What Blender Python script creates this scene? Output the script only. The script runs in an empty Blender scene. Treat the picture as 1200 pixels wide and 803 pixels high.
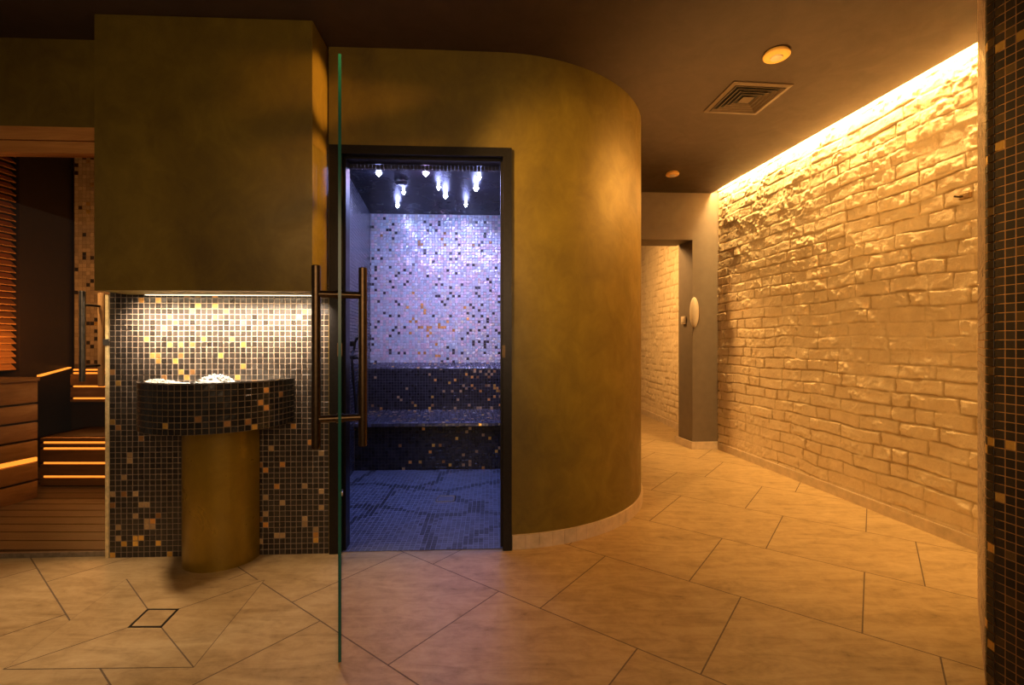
import bpy, bmesh, math, random
import numpy as np
from mathutils import Vector, Matrix

random.seed(7); rng = np.random.default_rng(11)
C = bpy.context.scene.collection
PI = math.pi
CAMZ = 1.1
F = 553.0
CEIL = 2.64
AW = math.radians(2.63)                       # bearing of the fountain / steam-room front wall
UX = Vector((math.cos(AW), math.sin(AW), 0)); NX = Vector((math.sin(AW), -math.cos(AW), 0))

def W(u, d=0.0, z=0.0):
    """point on the front wall: u along it, d out of it towards the room"""
    return Vector((0, 2.5, 0)) + UX * u + NX * d + Vector((0, 0, z))

def pix(p):
    return 600 + F * p[0] / p[1], 401.5 - F * (p[2] - CAMZ) / p[1]

# ------------------------------------------------------------------ materials
def new_mat(name):
    m = bpy.data.materials.new(name); m.use_nodes = True
    nt = m.node_tree; b = nt.nodes['Principled BSDF']
    return m, nt, b

def N(nt, t, **kw):
    n = nt.nodes.new(t)
    for k, v in kw.items():
        if k in n.inputs: n.inputs[k].default_value = v
        else: setattr(n, k, v)
    return n

def ramp(nt, fac, stops):
    r = nt.nodes.new('ShaderNodeValToRGB')
    el = r.color_ramp.elements
    while len(el) < len(stops): el.new(0.5)
    for e, (p, c) in zip(el, stops):
        e.position = p; e.color = (*c, 1)
    nt.links.new(fac, r.inputs['Fac'])
    return r.outputs['Color']

def bump(nt, b, h, strength, dist):
    n = N(nt, 'ShaderNodeBump', Strength=strength, Distance=dist)
    nt.links.new(h, n.inputs['Height']); nt.links.new(n.outputs['Normal'], b.inputs['Normal'])

def coords(nt, scale=(1, 1, 1), rot=(0, 0, 0)):
    tc = N(nt, 'ShaderNodeTexCoord'); mp = N(nt, 'ShaderNodeMapping')
    mp.inputs['Scale'].default_value = scale; mp.inputs['Rotation'].default_value = rot
    nt.links.new(tc.outputs['Object'], mp.inputs['Vector'])
    return mp.outputs['Vector']

def noise(nt, vec, scale, detail=6, rough=.6, dist=0.0):
    n = N(nt, 'ShaderNodeTexNoise', Scale=scale, Detail=detail, Roughness=rough, Distortion=dist)
    nt.links.new(vec, n.inputs['Vector'])
    return n.outputs['Fac']

def plain(name, col, rough=.5, metal=0.0, nscale=40, var=.25, bmp=.15, emit=None, estr=0):
    m, nt, b = new_mat(name)
    v = coords(nt)
    f = noise(nt, v, nscale, 4)
    c0 = tuple(x * (1 - var) for x in col); c1 = tuple(min(1, x * (1 + var)) for x in col)
    nt.links.new(ramp(nt, f, [(.3, c0), (.7, c1)]), b.inputs['Base Color'])
    b.inputs['Roughness'].default_value = rough; b.inputs['Metallic'].default_value = metal
    if bmp: bump(nt, b, f, bmp, .002)
    if emit:
        b.inputs['Emission Color'].default_value = (*emit, 1); b.inputs['Emission Strength'].default_value = estr
    return m

def stucco(name, dark, mid, light, rough=(.3, .5), spec=.5, metal=0.0):
    m, nt, b = new_mat(name)
    v = coords(nt, (1, 1, .8))
    f1 = noise(nt, v, 1.6, 7, .62, .6)
    f2 = noise(nt, v, 7.0, 8, .7, .8)
    mx = N(nt, 'ShaderNodeMix', data_type='FLOAT'); mx.inputs[0].default_value = .4
    nt.links.new(f1, mx.inputs[2]); nt.links.new(f2, mx.inputs[3])
    nt.links.new(ramp(nt, mx.outputs[0], [(.32, dark), (.5, mid), (.68, light)]), b.inputs['Base Color'])
    mr = N(nt, 'ShaderNodeMapRange'); mr.inputs['From Min'].default_value = .3; mr.inputs['From Max'].default_value = .7
    mr.inputs['To Min'].default_value = rough[1]; mr.inputs['To Max'].default_value = rough[0]
    nt.links.new(f2, mr.inputs['Value']); nt.links.new(mr.outputs['Result'], b.inputs['Roughness'])
    b.inputs['Specular IOR Level'].default_value = spec; b.inputs['Metallic'].default_value = metal
    bump(nt, b, f2, .12, .004)
    return m

def wood(name, c0, c1, axis, rough=.45, emit=0):
    m, nt, b = new_mat(name)
    s = [26, 26, 26]; s[axis] = 1.6
    v = coords(nt, tuple(s))
    f = noise(nt, v, 1.0, 6, .6, 1.2)
    nt.links.new(ramp(nt, f, [(.3, c0), (.7, c1)]), b.inputs['Base Color'])
    b.inputs['Roughness'].default_value = rough
    bump(nt, b, f, .1, .001)
    return m

def mosaic_mat(name, rough=.22):
    m, nt, b = new_mat(name)
    a = N(nt, 'ShaderNodeAttribute', attribute_name='tint'); q = N(nt, 'ShaderNodeAttribute', attribute_name='surf')
    sep = N(nt, 'ShaderNodeSeparateColor')
    nt.links.new(q.outputs['Color'], sep.inputs['Color'])
    v = coords(nt)
    f = noise(nt, v, 120, 3)
    mx = N(nt, 'ShaderNodeMix', data_type='RGBA', blend_type='MULTIPLY'); mx.inputs[0].default_value = .45
    nt.links.new(a.outputs['Color'], mx.inputs[6])
    nt.links.new(ramp(nt, f, [(.3, (.55, .55, .55)), (.7, (1, 1, 1))]), mx.inputs[7])
    nt.links.new(mx.outputs[2], b.inputs['Base Color'])
    nt.links.new(sep.outputs['Red'], b.inputs['Metallic']); nt.links.new(sep.outputs['Green'], b.inputs['Roughness'])
    bump(nt, b, noise(nt, v, 60, 2), .06, .002)
    return m

def emissive(name, col, s):
    m, nt, b = new_mat(name)
    v = coords(nt); f = noise(nt, v, 30, 2)
    nt.links.new(ramp(nt, f, [(0, tuple(.9 * x for x in col)), (1, col)]), b.inputs['Emission Color'])
    b.inputs['Emission Strength'].default_value = s; b.inputs['Base Color'].default_value = (*col, 1)
    return m

def glass_mat(name, tint, refl=.9, body=(.2, .2, .2), haze=0.0):
    m = bpy.data.materials.new(name); m.use_nodes = True; nt = m.node_tree; nt.nodes.clear()
    out = N(nt, 'ShaderNodeOutputMaterial'); tr = N(nt, 'ShaderNodeBsdfTransparent'); gl = N(nt, 'ShaderNodeBsdfGlossy')
    gl.inputs['Roughness'].default_value = .02; gl.inputs['Color'].default_value = (refl, refl, refl, 1)
    tr.inputs['Color'].default_value = (*tint, 1)
    lw = N(nt, 'ShaderNodeLayerWeight', Blend=.5)
    pw = N(nt, 'ShaderNodeMath', operation='POWER'); pw.inputs[1].default_value = 5
    ma = N(nt, 'ShaderNodeMath', operation='MULTIPLY_ADD'); ma.inputs[1].default_value = .9; ma.inputs[2].default_value = .035
    nt.links.new(lw.outputs['Facing'], pw.inputs[0]); nt.links.new(pw.outputs[0], ma.inputs[0])
    mx = N(nt, 'ShaderNodeMixShader')
    nt.links.new(ma.outputs[0], mx.inputs['Fac']); nt.links.new(tr.outputs[0], mx.inputs[1]); nt.links.new(gl.outputs[0], mx.inputs[2])
    nt.links.new(mx.outputs[0], out.inputs['Surface'])
    return m

M = {}
M['olive'] = stucco('olive_plaster', (.105, .068, .010), (.165, .112, .013), (.235, .165, .020), (.40, .55), .4)
M['gold_plaster'] = stucco('gold_plaster', (.19, .115, .009), (.29, .18, .012), (.42, .27, .022), (.25, .38), .6, .45)
M['ceiling'] = stucco('brown_ceiling', (.058, .038, .026), (.070, .046, .031), (.084, .055, .036), (.55, .65), .25)
M['grey_wall'] = plain('taupe_paint', (.155, .115, .075), .6, 0, 12, .08, .05)
M['mosaic'] = mosaic_mat('glass_mosaic')
M['black_metal'] = plain('black_metal', (.018, .015, .013), .35, .6, 60, .2, .03)
M['bronze'] = plain('bronze_metal', (.09, .06, .034), .30, 1.0, 80, .2, .03)
M['steel'] = plain('brushed_steel', (.55, .53, .5), .3, 1.0, 80, .15, .03)
M['dark'] = plain('dark_interior', (.012, .008, .006), .6, 0, 20, .3, .05)
M['beige_plastic'] = plain('beige_plastic', (.62, .50, .34), .4, 0, 30, .05, 0)
M['gold_plastic'] = plain('cream_plastic', (.88, .52, .13), .4, 0, 30, .05, 0)
M['vent_metal'] = plain('vent_metal', (.13, .085, .05), .45, .3, 50, .1, 0)
M['skirt'] = plain('skirting_tile', (.62, .48, .31), .4, 0, 14, .16, .08)
M['grout'] = plain('grout', (.16, .11, .07), .9, 0, 80, .2, .2)
M['wood_x'] = wood('sauna_wood_lengthwise', (.26, .125, .04), (.42, .22, .08), 0)
M['wood_y'] = wood('sauna_wood_inward', (.26, .125, .04), (.42, .22, .08), 1)
M['wood_dark'] = wood('dark_stained_wood', (.018, .009, .005), (.035, .016, .008), 0)
M['wood_pale'] = wood('pale_wood', (.78, .52, .24), (.90, .66, .36), 2)
M['cove'] = emissive('cove_led', (1, .72, .32), 26)
M['niche_led'] = emissive('niche_led', (1, .82, .58), 1.2)
M['sauna_led'] = emissive('sauna_led', (1, .33, .04), 1.25)
M['star_blue'] = emissive('star_blue', (.62, .72, 1), 60)
M['star_violet'] = emissive('star_violet', (.78, .62, 1), 60)
M['ice'] = plain('crushed_ice', (.90, .92, .93), .35, 0, 90, .06, .5)
M['ice'].node_tree.nodes['Principled BSDF'].inputs['Subsurface Weight'].default_value = .3
M['ice'].node_tree.nodes['Principled BSDF'].inputs['Subsurface Radius'].default_value = (.02, .02, .02)
M['glass'] = glass_mat('clear_glass', (.93, .97, .95))
M['sauna_glass'] = glass_mat('smoky_glass', (.86, .80, .74))
M['glass_edge'] = plain('green_glass_edge', (.006, .065, .045), .2, 0, 10, .2, 0, (.02, .35, .22), .01)
M['rubber'] = plain('black_rubber', (.012, .012, .014), .4, 0, 50, .2, .05)

# travertine floor tile
def floor_mat():
    m, nt, b = new_mat('travertine_tile')
    at = N(nt, 'ShaderNodeAttribute', attribute_name='tile')
    tc = N(nt, 'ShaderNodeTexCoord'); ad = N(nt, 'ShaderNodeVectorMath', operation='ADD')
    nt.links.new(tc.outputs['Object'], ad.inputs[0]); nt.links.new(at.outputs['Color'], ad.inputs[1])
    mp = N(nt, 'ShaderNodeMapping'); mp.inputs['Rotation'].default_value = (0, 0, math.radians(37.4)); mp.inputs['Scale'].default_value = (1.3, 5.5, 1)
    nt.links.new(ad.outputs[0], mp.inputs['Vector'])
    f1 = noise(nt, mp.outputs['Vector'], 2.6, 9, .72, 1.2)
    f2 = noise(nt, tc.outputs['Object'], 14.0, 9, .75, .6)
    mx = N(nt, 'ShaderNodeMix', data_type='FLOAT'); mx.inputs[0].default_value = .36
    nt.links.new(f1, mx.inputs[2]); nt.links.new(f2, mx.inputs[3])
    nt.links.new(ramp(nt, mx.outputs[0], [(.33, (.17, .105, .040)), (.41, (.34, .225, .098)), (.52, (.45, .31, .145)), (.68, (.55, .40, .205))]), b.inputs['Base Color'])
    b.inputs['Roughness'].default_value = .36; b.inputs['Specular IOR Level'].default_value = .4
    bump(nt, b, f2, .08, .002)
    return m
M['floor'] = floor_mat()

def brick_paint():
    m, nt, b = new_mat('painted_brick')
    v = coords(nt); f = noise(nt, v, 9, 8, .7); g = noise(nt, v, 70, 5, .7)
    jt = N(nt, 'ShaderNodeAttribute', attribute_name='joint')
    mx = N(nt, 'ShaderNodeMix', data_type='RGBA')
    nt.links.new(jt.outputs['Fac'], mx.inputs[0]); mx.inputs[6].default_value = (.44, .30, .15, 1)   # joint shadow painted in as a darker mortar colour
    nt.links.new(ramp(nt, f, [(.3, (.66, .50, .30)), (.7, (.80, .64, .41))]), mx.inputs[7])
    nt.links.new(mx.outputs[2], b.inputs['Base Color'])
    b.inputs['Roughness'].default_value = .8; b.inputs['Specular IOR Level'].default_value = .2
    bump(nt, b, g, .6, .007)
    return m
M['brick'] = brick_paint()

# ------------------------------------------------------------------ object helpers
def link(name, me, mats, parent=None):
    o = bpy.data.objects.new(name, me); C.objects.link(o)
    for m in (mats if isinstance(mats, (list, tuple)) else [mats]): me.materials.append(m)
    if parent: o.parent = parent
    return o

def obj(name, bm, mats, parent=None, smooth=None):
    me = bpy.data.meshes.new(name)
    bmesh.ops.recalc_face_normals(bm, faces=bm.faces[:])
    bm.to_mesh(me); bm.free()
    o = link(name, me, mats, parent)
    if smooth:
        for p in me.polygons: p.use_smooth = True
        me.set_sharp_from_angle(angle=math.radians(smooth))
    return o

def thing(name, label, cat, group=None, loc=(0, 0, 0)):
    o = bpy.data.objects.new(name, None); C.objects.link(o); o.empty_display_size = .1
    o.location = loc
    return tag(o, label, cat, group)

def tag(o, label, cat, group=None, kind=None):
    o['label'] = label; o['category'] = cat
    if group: o['group'] = group
    if kind: o['kind'] = kind
    return o

def struct(o):
    o['kind'] = 'structure'; return o

def local(o):
    """shift a child's mesh so its world place stays when the parent empty has a location"""
    o.matrix_parent_inverse = Matrix.Translation(-o.parent.location); return o

def prism(bm, pts, z0, z1, mi=0):
    """pts: plan outline [(x,y)...]"""
    lo = [bm.verts.new((p[0], p[1], z0)) for p in pts]; hi = [bm.verts.new((p[0], p[1], z1)) for p in pts]
    n = len(pts); fs = [bm.faces.new(lo[::-1]), bm.faces.new(hi)]
    for i in range(n): fs.append(bm.faces.new((lo[i], lo[(i + 1) % n], hi[(i + 1) % n], hi[i])))
    for f in fs: f.material_index = mi
    return fs

def wbox(bm, u0, u1, d0, d1, z0, z1, mi=0):
    return prism(bm, [W(u0, d0), W(u1, d0), W(u1, d1), W(u0, d1)], z0, z1, mi)

def box(bm, c, s, rot=None, mi=0):
    r = bmesh.ops.create_cube(bm, size=1)
    mat = Matrix.Translation(c) @ (rot.to_4x4() if rot else Matrix()) @ Matrix.Diagonal((*s, 1))
    bmesh.ops.transform(bm, matrix=mat, verts=r['verts'])
    for v in r['verts']:
        for f in v.link_faces: f.material_index = mi

def bevel(bm, w, seg=2):
    bmesh.ops.bevel(bm, geom=[e for e in bm.edges], offset=w, segments=seg, affect='EDGES', profile=.5)

def tube(bm, pts, r, n=14, cap=True):
    pts = [Vector(p) for p in pts]; rings = []
    up = Vector((0, 0, 1))
    for i, p in enumerate(pts):
        t = (pts[min(i + 1, len(pts) - 1)] - pts[max(i - 1, 0)]).normalized()
        a = t.cross(up)
        if a.length < .05: a = t.cross(Vector((1, 0, 0)))
        a.normalize(); b = t.cross(a).normalized()
        rr = r[i] if isinstance(r, (list, tuple)) else r
        rings.append([bm.verts.new(p + a * rr * math.cos(2 * PI * k / n) + b * rr * math.sin(2 * PI * k / n)) for k in range(n)])
    for q, s in zip(rings, rings[1:]):
        for k in range(n): bm.faces.new((q[k], q[(k + 1) % n], s[(k + 1) % n], s[k]))
    if cap: bm.faces.new(rings[0][::-1]); bm.faces.new(rings[-1])

def lathe(bm, prof, c, n=40, flip=False):
    rings = []
    for r, z in prof:
        rings.append([bm.verts.new((c[0] + r * math.cos(2 * PI * k / n), c[1] + r * math.sin(2 * PI * k / n), c[2] + z)) for k in range(n)])
    for q, s in zip(rings, rings[1:]):
        for k in range(n): bm.faces.new((q[k], q[(k + 1) % n], s[(k + 1) % n], s[k]))
    bm.faces.new(rings[0]); bm.faces.new(rings[-1][::-1])

# ------------------------------------------------------------------ mosaic builder
def flat(P0, U, V):
    P0 = Vector(P0); U = Vector(U).normalized(); V = Vector(V).normalized(); n = U.cross(V).normalized()
    return lambda s, t, h: P0 + U * s + V * t + n * h

def along(pts, z0, flipn=False):
    """vertical surface over a plan polyline; h goes to the right-hand side of travel"""
    P = [Vector((p[0], p[1])) for p in pts]
    L = [0]
    for a, b in zip(P, P[1:]): L.append(L[-1] + (b - a).length)
    nrm = []
    for i in range(len(P)):
        t = (P[min(i + 1, len(P) - 1)] - P[max(i - 1, 0)]).normalized()
        nrm.append(Vector((t.y, -t.x)) * (-1 if flipn else 1))
    def f(s, t, h):
        s = min(max(s, 0), L[-1] - 1e-6)
        i = max(k for k in range(len(L) - 1) if L[k] <= s)
        w = (s - L[i]) / (L[i + 1] - L[i])
        p = P[i].lerp(P[i + 1], w); n = nrm[i].lerp(nrm[i + 1], w).normalized()
        q = p + n * h
        return Vector((q.x, q.y, z0 + t))
    f.length = L[-1]
    return f

GROUT_L = (.42, .36, .28)
def mosaic(name, patches, fn, pitch=.0283, gap=.0032, h=.0016, grout=GROUT_L, parent=None, jit=.0004, mat=None, gseg=1):
    """patches: (f, length, height); every tile is a raised block over a bed of grout"""
    V = []; Fc = []; T = []; S = []
    for f, Ls, Lt in patches:
        nu = max(1, math.ceil(Ls / pitch - .02)); nv = max(1, math.ceil(Lt / pitch - .02))
        ng = max(1, nu // gseg if gseg > 1 else 1)
        if hasattr(fn, 'prepare'):
            fn.prepare([((i, j), *pix(f((i + .5) * pitch, (j + .5) * pitch, h))) for i in range(nu) for j in range(nv)])
        for g in range(ng):
            b = len(V); s0, s1 = Ls * g / ng, Ls * (g + 1) / ng
            V += [f(s0, 0, 0), f(s1, 0, 0), f(s1, Lt, 0), f(s0, Lt, 0)]
            Fc.append((b, b + 1, b + 2, b + 3)); T.append((*grout, 1)); S.append((0, .85, 0, 1))
        for i in range(nu):
            for j in range(nv):
                s0 = i * pitch + gap / 2; s1 = min((i + 1) * pitch, Ls) - gap / 2
                t0 = j * pitch + gap / 2; t1 = min((j + 1) * pitch, Lt) - gap / 2
                if s1 - s0 < .004 or t1 - t0 < .004: continue
                c = f((s0 + s1) / 2, (t0 + t1) / 2, h)
                r = fn(i, j, c)
                if r is None: continue
                col, met, ro = r
                b = len(V); e = .0012
                V += [f(s0, t0, 0), f(s1, t0, 0), f(s1, t1, 0), f(s0, t1, 0)]
                q = [random.uniform(-jit, jit) for _ in range(3)]
                hs = [h + q[0] + q[1], h + q[0] - q[1], h - q[0] + q[2], h - q[0] - q[2]]
                V += [f(s0 + e, t0 + e, hs[0]), f(s1 - e, t0 + e, hs[1]), f(s1 - e, t1 - e, hs[2]), f(s0 + e, t1 - e, hs[3])]
                Fc.append((b + 4, b + 5, b + 6, b + 7))
                for k in range(4): Fc.append((b + k, b + (k + 1) % 4, b + 4 + (k + 1) % 4, b + 4 + k))
                T += [(*col, 1)] * 5; S += [(met, ro, 0, 1)] * 5
    me = bpy.data.meshes.new(name); me.from_pydata(V, [], Fc)
    for nm, dat in (('tint', T), ('surf', S)):
        at = me.attributes.new(nm, 'FLOAT_COLOR', 'FACE')
        at.data.foreach_set('color', np.array(dat, dtype=np.float32).ravel())
    return link(name, me, mat or M['mosaic'], parent)

def vary(c, v=.15):
    k = 1 + random.uniform(-v, v); return tuple(min(1, x * k) for x in c)
BLACK = (.014, .012, .010); DARKBROWN = (.04, .03, .022)
GOLD = (.90, .56, .13); TAN = (.50, .34, .17); ORANGE = (.85, .42, .11); BROWN = (.34, .17, .06)
def t_gold(): return vary(GOLD, .2), .7, .3
def t_tan(): return vary(TAN, .2), .35, .4
def t_orange(): return vary(ORANGE, .2), .6, .32
def t_brown(): return vary(BROWN, .2), .4, .35
def t_black(): return vary(BLACK, .4), 0.0, .16 + random.random() * .1
def t_amber(): return vary((.42, .24, .06), .2), .3, .4
KIND = {'u': t_amber, 'g': t_gold, 't': t_tan, 'o': t_orange, 'b': t_brown}

def picker(spots, tol, base):
    """each accent tile read off the photo goes to the one nearest tile of the grid"""
    def fn(i, j, c):
        k = fn.take.get((i, j))
        if k: return KIND[k]()
        return base(i, j, c) if base.__code__.co_argcount else base()
    def prepare(cells):
        fn.take = {}
        for (sx, sy, k) in spots:
            best = min(cells, key=lambda q: (q[1] - sx) ** 2 + (q[2] - sy) ** 2)
            if (best[1] - sx) ** 2 + (best[2] - sy) ** 2 < tol * tol: fn.take[best[0]] = k
    fn.prepare = prepare
    return fn

# ------------------------------------------------------------------ FLOOR
def build_floor():
    A = Vector((.7943, -.6075)); B = Vector((.6075, .7943))
    V = []; Fc = []; mi = []; col = []
    def poly(pts, z, m, c=(0, 0, 0)):
        b = len(V); V.extend([(p[0], p[1], z) for p in pts]); Fc.append(tuple(range(b, b + len(pts)))); mi.append(m); col.append((*c, 1))
    poly([(-5.2, -1.6), (3.6, -1.6), (3.6, 8.8), (-5.2, 8.8)], 0, 1)
    LT, HT, g = .64, .60, .0026
    for r in range(-14, 16):
        t0 = 1.62 + r * HT
        off = -.453 if r % 2 == 0 else -.672
        for k in range(-16, 16):
            s0 = off + k * LT
            cx = A * (s0 + LT / 2) + B * (t0 + HT / 2)
            if not (-5 < cx.x < 3.4 and -1.4 < cx.y < 8.6): continue
            q = [A * (s0 + g) + B * (t0 + g), A * (s0 + LT - g) + B * (t0 + g), A * (s0 + LT - g) + B * (t0 + HT - g), A * (s0 + g) + B * (t0 + HT - g)]
            poly(q, .001, 0, (random.uniform(0, 40), random.uniform(0, 40), random.uniform(-3, 3)))
    # square panel cut on the diagonals around the drain in front of the ice fountain
    O = [Vector(p) for p in ((-1.711, 1.584), (-1.075, 1.594), (-1.143, 2.184), (-1.792, 2.192))]
    I = [Vector(p) for p in ((-1.479, 1.818), (-1.351, 1.818), (-1.372, 1.943), (-1.500, 1.943))]
    poly(O, .0013, 1)
    for k in range(4):
        q = [O[k], O[(k + 1) % 4], I[(k + 1) % 4], I[k]]
        c = sum(q, Vector((0, 0))) / 4
        e = [(q[(i + 1) % 4] - q[i]).normalized() for i in range(4)]
        # inset every edge by the joint width
        ins = []
        for i in range(4):
            n1 = Vector((-e[i - 1].y, e[i - 1].x)); n2 = Vector((-e[i].y, e[i].x))
            p1 = q[i] + n1 * .0022; p2 = q[i] + n2 * .0022
            d1, d2 = e[i - 1], e[i]; cr = d1.x * d2.y - d1.y * d2.x
            t = ((p2 - p1).x * d2.y - (p2 - p1).y * d2.x) / cr
            ins.append(p1 + d1 * t)
        poly(ins, .0022, 0, (random.uniform(0, 40), random.uniform(0, 40), random.uniform(-3, 3)))
    me = bpy.data.meshes.new('floor'); me.from_pydata(V, [], Fc)
    at = me.attributes.new('tile', 'FLOAT_COLOR', 'FACE'); at.data.foreach_set('color', np.array(col, dtype=np.float32).ravel())
    o = link('floor', me, [M['floor'], M['grout']]); me.polygons.foreach_set('material_index', mi); struct(o)
    # tile-filled drain
    d = thing('floor_drain', 'square tile-filled floor drain in front of the ice fountain', 'drain', loc=(-1.4255, 1.8805, 0))
    bm = bmesh.new(); n = len(I)
    cen = sum(I, Vector((0, 0))) / 4
    def ring(s0, s1, z0, z1):
        a = [cen + (p - cen) * s0 for p in I]; b = [cen + (p - cen) * s1 for p in I]
        for k in range(4):
            prism(bm, [a[k], a[(k + 1) % 4], b[(k + 1) % 4], b[k]], z0, z1)
    ring(1.02, .90, .001, .0034)
    local(obj('drain_frame', bm, M['black_metal'], d))
    bm = bmesh.new(); prism(bm, [cen + (p - cen) * .87 for p in I], .001, .0030)
    local(obj('drain_cover', bm, M['floor'], d))
build_floor()

# ------------------------------------------------------------------ BRICK walls (real relief)
def fbm(nx, ny, cells, octaves=4, seed=0):
    r = np.random.default_rng(seed); out = np.zeros((ny, nx)); amp = 1; tot = 0
    cx, cy = cells
    for _ in range(octaves):
        gx, gy = max(2, int(cx) + 2), max(2, int(cy) + 2)
        g = r.random((gy, gx)) * 2 - 1
        xs = np.linspace(0, gx - 1.001, nx); ys = np.linspace(0, gy - 1.001, ny)
        x0 = xs.astype(int); y0 = ys.astype(int); fx = xs - x0; fy = ys - y0
        fx = fx * fx * (3 - 2 * fx); fy = fy * fy * (3 - 2 * fy)
        a = g[np.ix_(y0, x0)]; b = g[np.ix_(y0, x0 + 1)]; c = g[np.ix_(y0 + 1, x0)]; d = g[np.ix_(y0 + 1, x0 + 1)]
        out += amp * ((a * (1 - fx) + b * fx) * (1 - fy)[:, None] + (c * (1 - fx) + d * fx) * fy[:, None])
        tot += amp; amp *= .5; cx *= 2; cy *= 2
    return out / tot

def brick_wall(name, p0, p1, z0, z1, res, seed, course=.088):
    p0 = Vector((*p0, 0)); p1 = Vector((*p1, 0)); L = (p1 - p0).length; H = z1 - z0
    nx = int(L / res) + 1; ny = int(H / res) + 1
    S, T = np.meshgrid(np.linspace(0, L, nx), np.linspace(0, H, ny))
    w1 = fbm(nx, ny, (L / .35, H / .35), 4, seed) * .024; w2 = fbm(nx, ny, (L / .35, H / .3), 4, seed + 1) * .021
    s = S + w1; t = T + w2
    row = np.floor(t / course).astype(int); fy = t / course - row
    r = np.random.default_rng(seed + 2); hgt = np.zeros_like(S)
    ds = np.zeros_like(S)
    for j in range(row.min(), row.max() + 1):
        m = row == j
        if not m.any(): continue
        edges = [-.3 - r.random() * .25]
        while edges[-1] < L + .3: edges.append(edges[-1] + (.262 if r.random() < .66 else .135) * r.uniform(.78, 1.16))
        edges = np.array(edges); k = np.searchsorted(edges, s[m]) - 1; k = np.clip(k, 0, len(edges) - 2)
        off = r.normal(0, .0048, len(edges)); tl = r.normal(0, .05, len(edges)); sk = r.normal(0, .006, len(edges))
        a = s[m] - edges[k]; b = edges[k + 1] - s[m]
        ds[m] = np.minimum(a, b)
        yy = (fy[m] - .5)
        hgt[m] = off[k] + tl[k] * yy * .10 + sk[k] * (a / (a + b) - .5)
    dy = np.minimum(fy, 1 - fy) * course
    rough = fbm(nx, ny, (L / .06, H / .06), 4, seed + 5)
    d = np.minimum(ds, dy) + rough * .007
    e = np.clip((d - .0005) / .0075, 0, 1); e = e * e * (3 - 2 * e)
    lump = fbm(nx, ny, (L / .12, H / .10), 4, seed + 7); fine = fbm(nx, ny, (L / .03, H / .03), 3, seed + 9)
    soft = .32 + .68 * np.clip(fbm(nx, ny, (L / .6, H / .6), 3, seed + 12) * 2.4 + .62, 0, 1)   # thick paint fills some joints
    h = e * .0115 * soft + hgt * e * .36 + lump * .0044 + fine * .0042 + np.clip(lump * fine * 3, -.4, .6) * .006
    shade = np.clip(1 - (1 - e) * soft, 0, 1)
    d_ = (p1 - p0).normalized(); n = Vector((-d_.y, d_.x, 0))
    X = p0.x + d_.x * S + n.x * h; Y = p0.y + d_.y * S + n.y * h; Z = z0 + T
    me = bpy.data.meshes.new(name)
    co = np.stack([X, Y, Z], -1).reshape(-1, 3)
    idx = np.arange(nx * ny).reshape(ny, nx)
    q = np.stack([idx[:-1, :-1], idx[:-1, 1:], idx[1:, 1:], idx[1:, :-1]], -1).reshape(-1, 4)
    me.vertices.add(len(co)); me.vertices.foreach_set('co', co.ravel())
    me.loops.add(q.size); me.loops.foreach_set('vertex_index', q.ravel().astype(np.int32))
    me.polygons.add(len(q)); me.polygons.foreach_set('loop_start', (np.arange(len(q)) * 4).astype(np.int32))
    me.update(calc_edges=True); me.validate()
    me.polygons.foreach_set('use_smooth', [True] * len(q))
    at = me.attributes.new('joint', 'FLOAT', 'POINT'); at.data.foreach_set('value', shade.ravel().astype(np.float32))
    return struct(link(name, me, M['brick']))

RW = lambda y: 2.789 - .1345 * y                 # brick wall plane x(y)
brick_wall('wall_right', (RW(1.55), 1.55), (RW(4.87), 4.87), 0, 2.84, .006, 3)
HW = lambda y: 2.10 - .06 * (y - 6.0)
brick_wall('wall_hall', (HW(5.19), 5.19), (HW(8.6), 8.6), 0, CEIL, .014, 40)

# baseboards of the brick walls
bm = bmesh.new(); prism(bm, [(RW(1.55) + .02, 1.55), (RW(1.55) - .022, 1.55), (RW(4.87) - .022, 4.87), (RW(4.87) + .02, 4.87)], 0, .071)
struct(obj('baseboard_right', bm, M['skirt']))
bm = bmesh.new(); prism(bm, [(HW(5.19) + .02, 5.19), (HW(5.19) - .025, 5.19), (HW(8.5) - .025, 8.5), (HW(8.5) + .02, 8.5)], 0, .08)
struct(obj('baseboard_hall', bm, M['skirt']))

# ------------------------------------------------------------------ CEILING with light cove
CV = .075
bm = bmesh.new()
prism(bm, [(-5.2, -1.6), (RW(-1.6) - CV, -1.6), (RW(4.88) - CV, 4.88), (-2.0, 4.88), (-2.0, 2.46), (-5.2, 2.32)], CEIL, CEIL + .05)
prism(bm, [(-2.0, 4.88), (2.6, 4.88), (2.6, 8.8), (-2.0, 8.8)], CEIL, CEIL + .05)
struct(obj('ceiling', bm, M['ceiling']))
bm = bmesh.new()
prism(bm, [(RW(-1.6) - .5, -1.6), (RW(-1.6) + .1, -1.6), (RW(4.88) + .1, 4.88), (RW(4.88) - .5, 4.88)], 2.84, 2.88)
struct(obj('ceiling_cove', bm, M['ceiling']))
bm = bmesh.new()
prism(bm, [(RW(1.6) - CV - .03, 1.6), (RW(1.6) - CV - .004, 1.6), (RW(4.8) - CV - .004, 4.8), (RW(4.8) - CV - .03, 4.8)], CEIL + .051, CEIL + .063)
tag(obj('cove_light_strip', bm, M['cove']), 'long warm light strip in the ceiling gap above the white brick wall', 'light strip')

# ------------------------------------------------------------------ BACK WALL with doorway
bm = bmesh.new()
yb = lambda x: 4.87 - .045 * (2.13 - x)
def bp(x0, x1, z0, z1):
    prism(bm, [(x0, yb(x0)), (x1, yb(x1)), (x1 - (.058 if x1 < 2 else 0), yb(x1) + .32), (x0 - .03, yb(x0) + .32)], z0, z1)
bp(.90, 1.02, 0, CEIL); bp(1.858, 2.16, 0, CEIL); bp(1.02, 1.858, 2.157, CEIL)
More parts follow.
